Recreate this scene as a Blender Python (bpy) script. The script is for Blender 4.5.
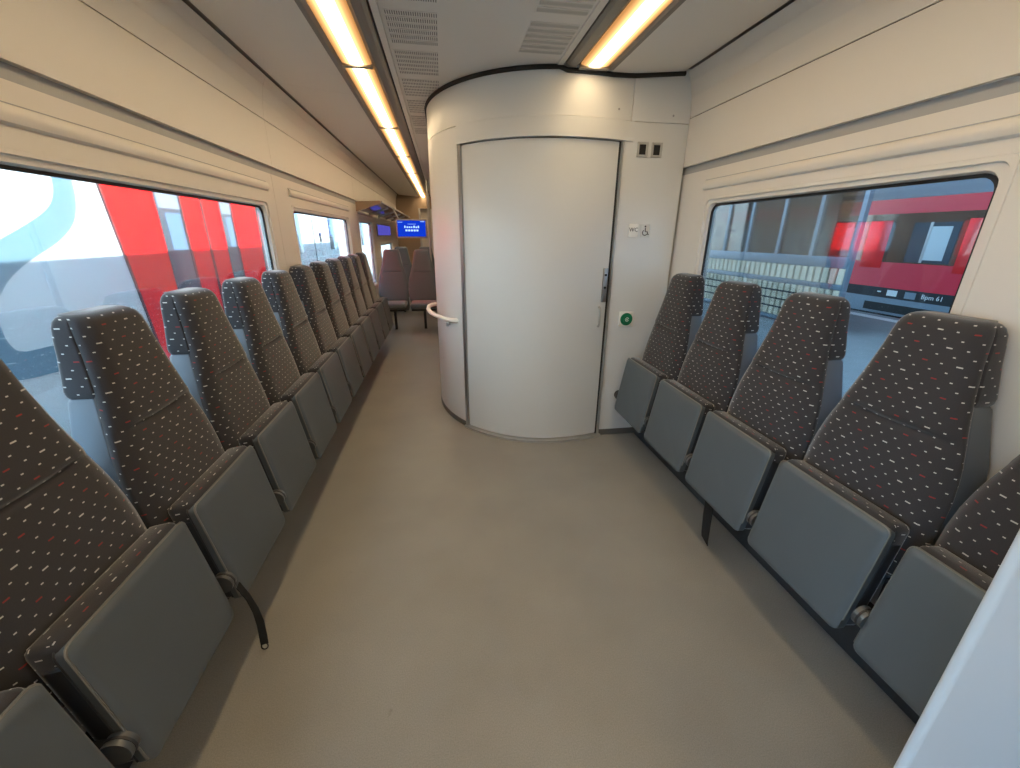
import bpy, bmesh, math
from mathutils import Vector, Matrix, Euler

# ------------------------------------------------------------------ camera, world, sun, exposure
S = bpy.context.scene
COL = S.collection
for o in list(bpy.data.objects):
    bpy.data.objects.remove(o)

cam_d = bpy.data.cameras.new('camera')
cam_d.sensor_width = 36.0
cam_d.lens = 407.9 / 1020 * 36.0
cam_d.clip_start = 0.02
cam_d.clip_end = 300
cam = bpy.data.objects.new('camera', cam_d)
COL.objects.link(cam)
_a, _b, _c = (math.radians(v) for v in (-8.99, -19.985, 0.404))
_fw = Vector((-math.sin(_a) * math.cos(_b), math.cos(_a) * math.cos(_b), math.sin(_b)))
_rt = Vector((math.cos(_a), math.sin(_a), 0))
_up = _rt.cross(_fw)
_rt = _rt * math.cos(_c) + _up * math.sin(_c)
_up = _rt.cross(_fw)
_m = Matrix((_rt, _up, -_fw)).transposed().to_4x4()
_m.translation = Vector((-0.231, 0.0, 1.49))
cam.matrix_world = _m
S.camera = cam

world = bpy.data.worlds.new('sky')
S.world = world
world.use_nodes = True
world.node_tree.nodes['Background'].inputs[0].default_value = (0.40, 0.69, 1.0, 1)
world.node_tree.nodes['Background'].inputs[1].default_value = 3.6

sun_d = bpy.data.lights.new('sun', 'SUN')
sun_d.energy = 11
sun_d.angle = math.radians(0.6)
sun_d.color = (1.0, 0.95, 0.88)
sun = bpy.data.objects.new('sun', sun_d)
COL.objects.link(sun)
_sd = Vector((-1.0, 0.06, -0.95)).normalized()          # from the right, over the car roof
sun.rotation_euler = _sd.to_track_quat('-Z', 'Y').to_euler()

LAMP = 9.5
S.view_settings.view_transform = 'Standard'
S.view_settings.look = 'None'
S.view_settings.gamma = 1.0
S.view_settings.use_curve_mapping = False
S.view_settings.exposure = 1.55


# ------------------------------------------------------------------ materials
def lin(r, g, b):
    f = lambda c: (c / 255 / 12.92) if c / 255 <= 0.04045 else ((c / 255 + 0.055) / 1.055) ** 2.4
    return (f(r), f(g), f(b), 1)


def mat(name, col, rough=0.5, metal=0.0, noise=0.0, nscale=8.0, bump=0.0, bscale=400.0, spec=0.5, coat=0.0):
    m = bpy.data.materials.new(name)
    m.use_nodes = True
    n, l = m.node_tree.nodes, m.node_tree.links
    p = n['Principled BSDF']
    p.inputs['Base Color'].default_value = col
    p.inputs['Roughness'].default_value = rough
    p.inputs['Metallic'].default_value = metal
    p.inputs['Specular IOR Level'].default_value = spec
    p.inputs['Coat Weight'].default_value = coat
    tc = n.new('ShaderNodeTexCoord')
    if noise > 0:
        t = n.new('ShaderNodeTexNoise')
        t.inputs['Scale'].default_value = nscale
        t.inputs['Detail'].default_value = 4
        l.new(tc.outputs['Object'], t.inputs['Vector'])
        mx = n.new('ShaderNodeMixRGB')
        mx.blend_type = 'MIX'
        mx.inputs[1].default_value = tuple(c * (1 - noise) for c in col[:3]) + (1,)
        mx.inputs[2].default_value = tuple(min(1, c * (1 + noise)) for c in col[:3]) + (1,)
        l.new(t.outputs['Fac'], mx.inputs[0])
        l.new(mx.outputs[0], p.inputs['Base Color'])
    if bump > 0:
        t2 = n.new('ShaderNodeTexNoise')
        t2.inputs['Scale'].default_value = bscale
        l.new(tc.outputs['Object'], t2.inputs['Vector'])
        b = n.new('ShaderNodeBump')
        b.inputs['Strength'].default_value = bump
        b.inputs['Distance'].default_value = 0.002
        l.new(t2.outputs['Fac'], b.inputs['Height'])
        l.new(b.outputs['Normal'], p.inputs['Normal'])
    return m


def emat(name, col, strength):
    m = bpy.data.materials.new(name)
    m.use_nodes = True
    n, l = m.node_tree.nodes, m.node_tree.links
    n.remove(n['Principled BSDF'])
    e = n.new('ShaderNodeEmission')
    e.inputs[0].default_value = col
    e.inputs[1].default_value = strength
    l.new(e.outputs[0], n['Material Output'].inputs[0])
    return m


def glass_mat(name, tint, refl=0.5):
    m = bpy.data.materials.new(name)
    m.use_nodes = True
    n, l = m.node_tree.nodes, m.node_tree.links
    n.remove(n['Principled BSDF'])
    t = n.new('ShaderNodeBsdfTransparent')
    t.inputs[0].default_value = tint
    g = n.new('ShaderNodeBsdfGlossy')
    g.inputs['Roughness'].default_value = 0.02
    fr = n.new('ShaderNodeFresnel')
    fr.inputs[0].default_value = 1.45
    mu = n.new('ShaderNodeMath')
    mu.operation = 'MULTIPLY'
    mu.inputs[1].default_value = refl
    l.new(fr.outputs[0], mu.inputs[0])
    mx = n.new('ShaderNodeMixShader')
    l.new(mu.outputs[0], mx.inputs[0])
    l.new(t.outputs[0], mx.inputs[1])
    l.new(g.outputs[0], mx.inputs[2])
    l.new(mx.outputs[0], n['Material Output'].inputs[0])
    return m


def fabric_mat(name='seat_fabric', c_lo=(.030, .029, .031, 1), c_hi=(.058, .056, .060, 1)):
    """dark woven plush with small staggered white and red dashes (UV in metres)"""
    m = bpy.data.materials.new(name)
    m.use_nodes = True
    n, l = m.node_tree.nodes, m.node_tree.links
    p = n['Principled BSDF']
    p.inputs['Roughness'].default_value = 0.95
    p.inputs['Specular IOR Level'].default_value = 0.15
    p.inputs['Sheen Weight'].default_value = 0.5
    p.inputs['Sheen Roughness'].default_value = 0.4
    uv = n.new('ShaderNodeUVMap')
    uv.uv_map = 'UVMap'
    sep = n.new('ShaderNodeSeparateXYZ')
    l.new(uv.outputs[0], sep.inputs[0])

    def M(op, a, b=None, c=None):
        k = n.new('ShaderNodeMath')
        k.operation = op
        for i, v in enumerate((a, b, c)):
            if v is None:
                continue
            if isinstance(v, (int, float)):
                k.inputs[i].default_value = v
            else:
                l.new(v, k.inputs[i])
        return k.outputs[0]
    CW, RH = 0.044, 0.0235
    vr = M('DIVIDE', sep.outputs[1], RH)
    row = M('FLOOR', vr)
    fv = M('ABSOLUTE', M('SUBTRACT', M('SUBTRACT', vr, row), 0.5))
    off = M('MULTIPLY', M('FLOORED_MODULO', row, 2.0), 0.5)
    ur = M('ADD', M('DIVIDE', sep.outputs[0], CW), off)
    colc = M('FLOOR', ur)
    fu = M('ABSOLUTE', M('SUBTRACT', M('SUBTRACT', ur, colc), 0.5))
    half = M('FLOOR', M('DIVIDE', row, 2.0))
    idx = M('FLOORED_MODULO', M('ADD', colc, M('MULTIPLY', half, 1.0)), 4.0)
    odd = M('FLOORED_MODULO', row, 2.0)
    longrow = M('LESS_THAN', odd, 0.5)
    is_long = M('MULTIPLY', longrow, M('LESS_THAN', M('FLOORED_MODULO', idx, 2.0), 0.5))
    is_red = M('MULTIPLY', is_long, M('LESS_THAN', idx, 0.5))
    hl = M('ADD', 0.075, M('MULTIPLY', is_long, 0.095))
    hv = M('ADD', 0.068, M('MULTIPLY', is_long, 0.010))
    dash = M('MULTIPLY', M('LESS_THAN', fu, hl), M('LESS_THAN', fv, hv))
    c1 = n.new('ShaderNodeMixRGB')
    c1.inputs[1].default_value = (0.52, 0.50, 0.47, 1)
    c1.inputs[2].default_value = (0.27, 0.035, 0.035, 1)
    l.new(is_red, c1.inputs[0])
    tc = n.new('ShaderNodeTexCoord')
    nz = n.new('ShaderNodeTexNoise')
    nz.inputs['Scale'].default_value = 900
    l.new(tc.outputs['Object'], nz.inputs['Vector'])
    c0 = n.new('ShaderNodeMixRGB')
    c0.inputs[1].default_value = c_lo
    c0.inputs[2].default_value = c_hi
    l.new(nz.outputs['Fac'], c0.inputs[0])
    c2 = n.new('ShaderNodeMixRGB')
    l.new(dash, c2.inputs[0])
    l.new(c0.outputs[0], c2.inputs[1])
    l.new(c1.outputs[0], c2.inputs[2])
    l.new(c2.outputs[0], p.inputs['Base Color'])
    bp = n.new('ShaderNodeBump')
    bp.inputs['Strength'].default_value = 0.25
    bp.inputs['Distance'].default_value = 0.001
    l.new(nz.outputs['Fac'], bp.inputs['Height'])
    l.new(bp.outputs['Normal'], p.inputs['Normal'])
    return m


def floor_mat():
    m = mat('floor_vinyl', lin(132, 124, 114), rough=0.42, spec=0.4)
    n, l = m.node_tree.nodes, m.node_tree.links
    p = n['Principled BSDF']
    tc = n.new('ShaderNodeTexCoord')
    a = n.new('ShaderNodeTexNoise'); a.inputs['Scale'].default_value = 260; a.inputs['Detail'].default_value = 2
    b = n.new('ShaderNodeTexNoise'); b.inputs['Scale'].default_value = 2.2; b.inputs['Detail'].default_value = 6
    c = n.new('ShaderNodeTexNoise'); c.inputs['Scale'].default_value = 9; c.inputs['Detail'].default_value = 3
    for t in (a, b, c):
        l.new(tc.outputs['Object'], t.inputs['Vector'])
    r1 = n.new('ShaderNodeValToRGB')
    r1.color_ramp.elements[0].position = 0.3; r1.color_ramp.elements[0].color = lin(133, 130, 126)
    r1.color_ramp.elements[1].position = 0.7; r1.color_ramp.elements[1].color = lin(150, 147, 142)
    l.new(a.outputs['Fac'], r1.inputs[0])
    r2 = n.new('ShaderNodeValToRGB')
    r2.color_ramp.elements[0].position = 0.35; r2.color_ramp.elements[0].color = (0.90, 0.90, 0.90, 1)
    r2.color_ramp.elements[1].position = 0.68; r2.color_ramp.elements[1].color = (1.06, 1.06, 1.05, 1)
    l.new(b.outputs['Fac'], r2.inputs[0])
    mx = n.new('ShaderNodeMixRGB'); mx.blend_type = 'MULTIPLY'; mx.inputs[0].default_value = 1
    l.new(r1.outputs[0], mx.inputs[1]); l.new(r2.outputs[0], mx.inputs[2])
    r3 = n.new('ShaderNodeValToRGB')                     # few dark scuffs
    r3.color_ramp.elements[0].position = 0.72; r3.color_ramp.elements[0].color = (1, 1, 1, 1)
    r3.color_ramp.elements[1].position = 0.80; r3.color_ramp.elements[1].color = (0.62, 0.6, 0.58, 1)
    l.new(c.outputs['Fac'], r3.inputs[0])
    mx2 = n.new('ShaderNodeMixRGB'); mx2.blend_type = 'MULTIPLY'; mx2.inputs[0].default_value = 1
    l.new(mx.outputs[0], mx2.inputs[1]); l.new(r3.outputs[0], mx2.inputs[2])
    l.new(mx2.outputs[0], p.inputs['Base Color'])
    rr = n.new('ShaderNodeMapRange'); rr.inputs[3].default_value = 0.34; rr.inputs[4].default_value = 0.55
    l.new(b.outputs['Fac'], rr.inputs[0]); l.new(rr.outputs[0], p.inputs['Roughness'])
    return m


def lamp_mat():
    """lamp cover: LED line along the middle glows strongest (object x, cover half-width 0.08)"""
    m = emat('lamp_cover', (1, 1, 1, 1), 1)
    n, l = m.node_tree.nodes, m.node_tree.links
    e = [k for k in n if k.type == 'EMISSION'][0]
    tc = n.new('ShaderNodeTexCoord')
    sp = n.new('ShaderNodeSeparateXYZ'); l.new(tc.outputs['Object'], sp.inputs[0])
    ab = n.new('ShaderNodeMath'); ab.operation = 'ABSOLUTE'; l.new(sp.outputs[0], ab.inputs[0])
    dv = n.new('ShaderNodeMath'); dv.operation = 'DIVIDE'; dv.inputs[1].default_value = 0.08; l.new(ab.outputs[0], dv.inputs[0])
    r = n.new('ShaderNodeValToRGB')
    r.color_ramp.elements[0].position = 0.10; r.color_ramp.elements[0].color = (1.0, 0.77, 0.47, 1)
    r.color_ramp.elements[1].position = 0.97; r.color_ramp.elements[1].color = (0.024, 0.011, 0.0035, 1)
    for q, c in ((0.30, (0.55, 0.40, 0.215, 1)), (0.50, (0.085, 0.052, 0.020, 1)), (0.75, (0.042, 0.022, 0.008, 1))):
        k = r.color_ramp.elements.new(q); k.color = c
    l.new(dv.outputs[0], r.inputs[0]); l.new(r.outputs[0], e.inputs[0])
    e.inputs[1].default_value = LAMP
    return m


def grille_mat():
    m = mat('vent_grille', lin(150, 146, 140), 0.5)
    n, l = m.node_tree.nodes, m.node_tree.links
    p = n['Principled BSDF']
    tc = n.new('ShaderNodeTexCoord'); sp = n.new('ShaderNodeSeparateXYZ'); l.new(tc.outputs['Object'], sp.inputs[0])

    def M(op, a, b):
        k = n.new('ShaderNodeMath'); k.operation = op
        for i, v in enumerate((a, b)):
            if isinstance(v, (int, float)): k.inputs[i].default_value = v
            else: l.new(v, k.inputs[i])
        return k.outputs[0]
    fx = M('FRACT', M('MULTIPLY', sp.outputs[0], 100), 0)
    s = M('LESS_THAN', fx, 0.45)
    fy = M('LESS_THAN', M('ABSOLUTE', sp.outputs[1], 0), 0.017)
    k = M('MULTIPLY', s, fy)
    mx = n.new('ShaderNodeMixRGB')
    mx.inputs[1].default_value = lin(218, 214, 208); mx.inputs[2].default_value = lin(110, 108, 105)
    l.new(k, mx.inputs[0]); l.new(mx.outputs[0], p.inputs['Base Color'])
    return m


MT = dict(
    wall=mat('wall_laminate', lin(214, 208, 200), 0.38, noise=0.02, nscale=2, bump=0.05, bscale=250, spec=0.35),
    locker=mat('locker_laminate', lin(212, 206, 198), 0.42, noise=0.02, nscale=2, spec=0.3),
    recess=mat('recess_grey', lin(158, 158, 158), 0.5),
    seam=mat('dark_joint', lin(60, 56, 52), 0.7),
    black=mat('black_rubber', lin(22, 22, 24), 0.6),
    module=mat('toilet_wall_laminate', lin(214, 214, 212), 0.36, noise=0.02, nscale=2, spec=0.4),
    door=mat('toilet_door_laminate', lin(212, 213, 212), 0.33, noise=0.02, nscale=1.5, spec=0.45),
    metal=mat('brushed_metal', lin(165, 165, 165), 0.35, metal=0.85),
    alu=mat('satin_aluminium', lin(185, 185, 183), 0.42, metal=0.6),
    ceil=mat('ceiling_panel', lin(222, 218, 212), 0.5, noise=0.02, nscale=3),
    tray=mat('lamp_housing', lin(128, 122, 116), 0.45),
    grille=grille_mat(),
    floor=floor_mat(),
    fabric=fabric_mat(),
    fabric2=fabric_mat('seat_fabric_grey', (.095, .125, .145, 1), (.14, .175, .20, 1)),
    vinyl=mat('seat_underside_vinyl', lin(84, 90, 93), 0.42, noise=0.08, nscale=5, bump=0.12, bscale=350, spec=0.45),
    piping=mat('seat_piping', lin(112, 110, 104), 0.35, spec=0.6),
    vdark=mat('seat_side_vinyl', lin(44, 46, 50), 0.5),
    shell=mat('seat_shell_plastic', lin(96, 102, 108), 0.45),
    trimgrey=mat('base_trim_grey', lin(98, 96, 92), 0.5),
    steel=mat('dark_steel', lin(52, 52, 54), 0.5, metal=0.3),
    hinge=mat('hinge_plastic', lin(92, 94, 95), 0.35, metal=0.4),
    strap=mat('black_webbing', lin(16, 16, 17), 0.8),
    lamp=lamp_mat(),
    white=mat('white_plastic', lin(236, 234, 230), 0.4),
    green=mat('green_button', lin(10, 120, 82), 0.35, coat=0.4),
    glyph=mat('dark_print', lin(50, 46, 44), 0.6),
    glass=glass_mat('window_glass', (0.88, 0.93, 0.95, 1), 0.6),
    partition=mat('partition_white', lin(190, 194, 198), 0.5),
    twhite=mat('train_white', lin(200, 206, 206), 0.35),
    tgrey=mat('train_swoosh_grey', lin(96, 128, 142), 0.4),
    tred=mat('train_red', lin(235, 6, 8), 0.6, spec=0.15),
    tred2=mat('train_crimson', lin(222, 50, 68), 0.4),
    tdoor=mat('train_door_red', lin(235, 24, 26), 0.4),
    twin=mat('train_window_glass', lin(70, 82, 92), 0.06, spec=0.9),
    twin2=mat('train_window_band', lin(96, 74, 62), 0.08, spec=0.8),
    tblue=mat('train_blue_reflection', lin(92, 124, 152), 0.3),
    troof=mat('train_roof_grey', lin(130, 140, 150), 0.5),
    tunder=mat('train_underframe', lin(40, 40, 42), 0.7),
    conc=mat('platform_paving', lin(150, 152, 152), 0.8, noise=0.12, nscale=6),
    ballast=mat('track_ballast', lin(165, 160, 152), 0.95, noise=0.25, nscale=14),
    paint=mat('white_paint', lin(240, 240, 236), 0.6),
    slat=mat('shelter_slat', lin(214, 196, 168), 0.6),
    shmetal=mat('shelter_metal', lin(120, 132, 142), 0.4, metal=0.3),
    shglass=glass_mat('shelter_glass', (0.75, 0.80, 0.82, 1), 0.9),
    canopy_added=mat('added_canopy_grey', lin(120, 120, 120), 0.7),
    screen=emat('screen_blue', (0.004, 0.03, 0.42, 1), 0.5),
    screent=emat('screen_text', (0.35, 0.55, 1.0, 1), 0.55),
    purple=emat('reflection_violet', (0.10, 0.09, 0.55, 1), 0.3),
    brown=mat('bulkhead_brown', lin(150, 128, 106), 0.5),
    roofx=mat('car_roof', lin(150, 150, 150), 0.6),
)


# ------------------------------------------------------------------ mesh helpers
def link(o, parent=None):
    COL.objects.link(o)
    if parent is not None:
        o.parent = parent
    return o


def smooth(me, ang=35):
    me.shade_smooth() if hasattr(me, 'shade_smooth') else None
    try:
        me.set_sharp_from_angle(angle=math.radians(ang))
    except Exception:
        pass


def mesh_obj(name, verts, faces, m, parent=None, loc=(0, 0, 0), sm=False, uv=None, ang=35):
    me = bpy.data.meshes.new(name)
    me.from_pydata([tuple(v) for v in verts], [], faces)
    if uv is not None:
        lay = me.uv_layers.new(name='UVMap')
        for lp in me.loops:
            lay.data[lp.index].uv = uv[lp.vertex_index]
    me.materials.append(MT[m] if isinstance(m, str) else m)
    bm = bmesh.new(); bm.from_mesh(me)
    bmesh.ops.recalc_face_normals(bm, faces=bm.faces)
    bm.to_mesh(me); bm.free()
    if sm:
        smooth(me, ang)
    o = bpy.data.objects.new(name, me)
    o.location = loc
    return link(o, parent)


def box_uv(me):
    lay = me.uv_layers.new(name='UVMap')
    for p in me.polygons:
        n = p.normal
        k = max(range(3), key=lambda i: abs(n[i]))
        ax = {0: (1, 2), 1: (0, 2), 2: (1, 0)}[k]
        for li in p.loop_indices:
            co = me.vertices[me.loops[li].vertex_index].co
            lay.data[li].uv = (co[ax[0]], co[ax[1]])


def bm_box(bm, lo, hi):
    vs = [bm.verts.new((x, y, z)) for x in (lo[0], hi[0]) for y in (lo[1], hi[1]) for z in (lo[2], hi[2])]
    for f in ((0, 1, 3, 2), (4, 6, 7, 5), (0, 4, 5, 1), (2, 3, 7, 6), (0, 2, 6, 4), (1, 5, 7, 3)):
        bm.faces.new([vs[i] for i in f])
    return vs


def box(name, lo, hi, m, parent=None, bev=0.0, seg=2, loc=(0, 0, 0), rot=None, uv=False):
    lo2 = [min(a, b) for a, b in zip(lo, hi)]; hi2 = [max(a, b) for a, b in zip(lo, hi)]
    bm = bmesh.new()
    bm_box(bm, lo2, hi2)
    if bev > 0:
        bmesh.ops.bevel(bm, geom=bm.edges[:], offset=bev, segments=seg, affect='EDGES', profile=0.5)
    bmesh.ops.recalc_face_normals(bm, faces=bm.faces)
    me = bpy.data.meshes.new(name)
    bm.to_mesh(me); bm.free()
    if uv:
        box_uv(me)
    me.materials.append(MT[m] if isinstance(m, str) else m)
    if bev > 0:
        smooth(me)
    o = bpy.data.objects.new(name, me)
    o.location = loc
    if rot:
        o.rotation_euler = rot
    return link(o, parent)


def multibox(name, boxes, m, parent=None, bev=0.0, loc=(0, 0, 0)):
    bm = bmesh.new()
    for lo, hi in boxes:
        bm_box(bm, [min(a, b) for a, b in zip(lo, hi)], [max(a, b) for a, b in zip(lo, hi)])
    if bev > 0:
        bmesh.ops.bevel(bm, geom=bm.edges[:], offset=bev, segments=1, affect='EDGES')
    bmesh.ops.recalc_face_normals(bm, faces=bm.faces)
    me = bpy.data.meshes.new(name); bm.to_mesh(me); bm.free()
    me.materials.append(MT[m])
    o = bpy.data.objects.new(name, me); o.location = loc
    return link(o, parent)


def tube(name, pts, r, m, parent=None, seg=10, loc=(0, 0, 0), caps=True):
    pts = [Vector(p) for p in pts]
    vs, fs = [], []
    ref = None
    for i, p in enumerate(pts):
        t = (pts[min(i + 1, len(pts) - 1)] - pts[max(i - 1, 0)]).normalized()
        if ref is None:
            ref = t.orthogonal().normalized()
        ref = (ref - t * ref.dot(t)).normalized()
        b = t.cross(ref)
        rr = r[i] if isinstance(r, (list, tuple)) else r
        for k in range(seg):
            a = 2 * math.pi * k / seg
            vs.append(p + (ref * math.cos(a) + b * math.sin(a)) * rr)
    for i in range(len(pts) - 1):
        for k in range(seg):
            fs.append((i * seg + k, i * seg + (k + 1) % seg, (i + 1) * seg + (k + 1) % seg, (i + 1) * seg + k))
    if caps:
        fs.append(tuple(range(seg))[::-1]); fs.append(tuple((len(pts) - 1) * seg + k for k in range(seg)))
    return mesh_obj(name, vs, fs, m, parent, loc, sm=True)


def prism(name, poly, axis, a, b, m, parent=None, loc=(0, 0, 0), sm=False):
    """poly: 2-D points; axis 'x' -> poly is (y,z); 'y' -> (x,z); 'z' -> (x,y)"""
    n = len(poly)

    def P(q, v):
        return {'x': (v, q[0], q[1]), 'y': (q[0], v, q[1]), 'z': (q[0], q[1], v)}[axis]
    vs = [P(q, a) for q in poly] + [P(q, b) for q in poly]
    fs = [tuple(range(n)), tuple(range(n, 2 * n))[::-1]] + [(i, (i + 1) % n, n + (i + 1) % n, n + i) for i in range(n)]
    return mesh_obj(name, vs, fs, m, parent, loc, sm=sm)


def disc(name, c, r, h, axis, m, parent=None, seg=24, bev=0.0):
    poly = [(r * math.cos(2 * math.pi * k / seg), r * math.sin(2 * math.pi * k / seg)) for k in range(seg)]
    i = 'xyz'.index(axis)
    oth = [k for k in range(3) if k != i]
    return prism(name, [(c[oth[0]] + p[0], c[oth[1]] + p[1]) for p in poly], axis, c[i], c[i] + h, m, parent, sm=True)


def curve_panel(name, pts, z0, z1, th, m, parent=None, off=0.0, sm=True):
    """vertical panel following plan polyline pts; thickness th to the inside (left normal)"""
    P = [Vector((p[0], p[1])) for p in pts]
    vs, fs = [], []
    N = len(P)
    for i, p in enumerate(P):
        t = (P[min(i + 1, N - 1)] - P[max(i - 1, 0)]).normalized()
        nrm = Vector((-t.y, t.x))
        o = p - nrm * off
        q = p + nrm * (th)
        vs += [(o.x, o.y, z0), (o.x, o.y, z1), (q.x, q.y, z1), (q.x, q.y, z0)]
    for i in range(N - 1):
        for k in range(4):
            fs.append((i * 4 + k, i * 4 + (k + 1) % 4, i * 4 + 4 + (k + 1) % 4, i * 4 + 4 + k))
    fs.append((0, 1, 2, 3)); e = (N - 1) * 4; fs.append((e + 3, e + 2, e + 1, e))
    return mesh_obj(name, vs, fs, m, parent, sm=sm, ang=30)


def rrect(y0, y1, z0, z1, r, n=5):
    out = []
    for cx, cz, a0 in ((y1 - r, z1 - r, 0), (y0 + r, z1 - r, 90), (y0 + r, z0 + r, 180), (y1 - r, z0 + r, 270)):
        for k in range(n + 1):
            a = math.radians(a0 + 90 * k / n)
            out.append((cx + r * math.cos(a), cz + r * math.sin(a)))
    return out


def ring_loft(name, loops, m, parent=None):
    """loops: list of (x, [(y,z)...]) of equal counts; open tube"""
    n = len(loops[0][1])
    vs = [(x, p[0], p[1]) for x, L in loops for p in L]
    fs = []
    for i in range(len(loops) - 1):
        for k in range(n):
            fs.append((i * n + k, i * n + (k + 1) % n, (i + 1) * n + (k + 1) % n, (i + 1) * n + k))
    return mesh_obj(name, vs, fs, m, parent, sm=True, ang=25)


def text_mesh(name, body, size, m, parent, mw, extrude=0.001):
    cu = bpy.data.curves.new(name + '_c', 'FONT')
    cu.body = body; cu.size = size; cu.align_x = 'CENTER'; cu.align_y = 'CENTER'; cu.extrude = extrude
    cu.resolution_u = 2
    t = bpy.data.objects.new(name + '_t', cu)
    COL.objects.link(t)
    bpy.context.view_layer.update()
    me = bpy.data.meshes.new_from_object(t.evaluated_get(bpy.context.evaluated_depsgraph_get()))
    bpy.data.objects.remove(t); bpy.data.curves.remove(cu)
    me.transform(mw)
    me.materials.clear(); me.materials.append(MT[m])
    o = bpy.data.objects.new(name, me)
    return link(o, parent)


def struct(o):
    o['kind'] = 'structure'
    return o


def tag(o, label, cat, group=None):
    o['label'] = label; o['category'] = cat
    if group:
        o['group'] = group
    return o


def empty(name, loc=(0, 0, 0), parent=None):
    o = bpy.data.objects.new(name, None)
    o.location = loc
    o.empty_display_size = 0.1
    return link(o, parent)


def copy_tree(o, parent=None):
    c = o.copy()
    COL.objects.link(c)
    if parent is not None:
        c.parent = parent
    for ch in list(o.children):
        copy_tree(ch, c)
    return c


# ------------------------------------------------------------------ room shell
Y0, Y1 = -2.6, 11.6
YP = 2.776
XL, XB, XG = 1.345, 1.362, 1.392         # locker face, window-band face, glass plane

floor = struct(box('floor', (-1.44, Y0, -0.06), (1.44, Y1, 0), 'floor'))
struct(box('roof', (-1.42, Y0, 2.56), (1.42, Y1, 2.72), 'roofx'))

# ceiling: backing + panels
ceiling = struct(box('ceiling', (-1.40, Y0, 2.50), (1.40, Y1, 2.555), 'tray'))
YJ = [Y0, 0.55, 3.42, 6.3, 9.2, Y1]
for a, b in zip(YJ[:-1], YJ[1:]):
    box('ceiling_panel', (-0.455, a + .0015, 2.405), (0.455, b - .0015, 2.43), 'ceil', ceiling)
    for s in (-1, 1):
        prism('ceiling_panel', [(s * .785, 2.388), (s * 1.05, 2.410), (s * 1.258, 2.428), (s * 1.258, 2.46), (s * .785, 2.42)], 'y', a + .0015, b - .0015, 'ceil', ceiling)
for s in (-1, 1):
    box('rail', (s * .457, Y0, 2.398), (s * .488, Y1, 2.43), 'ceil', ceiling)
    box('joint', (s * .488, Y0, 2.408), (s * .500, Y1, 2.43), 'black', ceiling)
    box('cove_shade', (s * 1.255, Y0, 2.446), (s * 1.31, Y1, 2.47), 'tray', ceiling)  # dark strip in a gap, stands in for shading of the cove
# vent strips (slotted grille rows) on either side of the centre panel
vp = None
for s in (-1, 1):
    for blk in range(-2, 9):
        for k in range(6):
            y = blk * 0.42 + 1.02 + k * 0.058
            if y > 4.6 or (s > 0 and y > 2.62):
                continue
            if vp is None:
                vp = box('vent_strip', (-.115, -.024, -.0025), (.115, .024, 0), 'grille', ceiling)
                v = vp
            else:
                v = vp.copy(); COL.objects.link(v)
            v.location = (s * .325, y, 2.405)

# ceiling lights
def light_strip(s, y0, y1, label, first):
    t = tag(empty('light_strip', (s * .66, y0, 2.39)), label, 'ceiling light', 'warm ceiling light strips')
    L = y1 - y0
    prism('housing', [(-s * .158, 2.404 - 2.39), (-s * .158, .035), (s * .125, .035), (s * .125, -.002), (s * .102, -.002), (s * .083, .012), (-s * .083, .012), (-s * .10, -.002), (-s * .14, .004)], 'y', 0, L, 'tray', t)
    y = first - y0
    while y < L:
        a, b = max(y, 0.02), min(y + 1.43, L - .02)
        if b - a > .1:
            o = prism('diffuser', [(-.08, .011), (-.08, .002), (-.05, -.004), (.05, -.004), (.08, .002), (.08, .011)], 'y', a + .012, b - .012, 'lamp', t)
            box('divider', (-.083, b - .016, -.012), (.083, b + .016, .011), 'tray', t)
        y += 1.43
    return t


light_strip(-1, Y0 + .05, Y1 - .1, 'long warm ceiling light strip running the whole car length over the long seat row', 2.88 - 1.43 * 4)
light_strip(1, Y0 + .05, 2.695, 'short warm ceiling light strip ending at the toilet wall', 2.70 - 1.43 * 4)


# side walls --------------------------------------------------------
def locker_prof(s, z0, z1):
    pr = [(XL, 1.915), (XL, 2.19), (1.336, 2.30), (1.317, 2.38), (1.292, 2.435)]
    pts = [p for p in pr if z0 - 1e-6 <= p[1] <= z1 + 1e-6]
    out = [(s * p[0], p[1]) for p in pts] + [(s * 1.43, pts[-1][1]), (s * 1.43, pts[0][1])]
    return out


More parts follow.
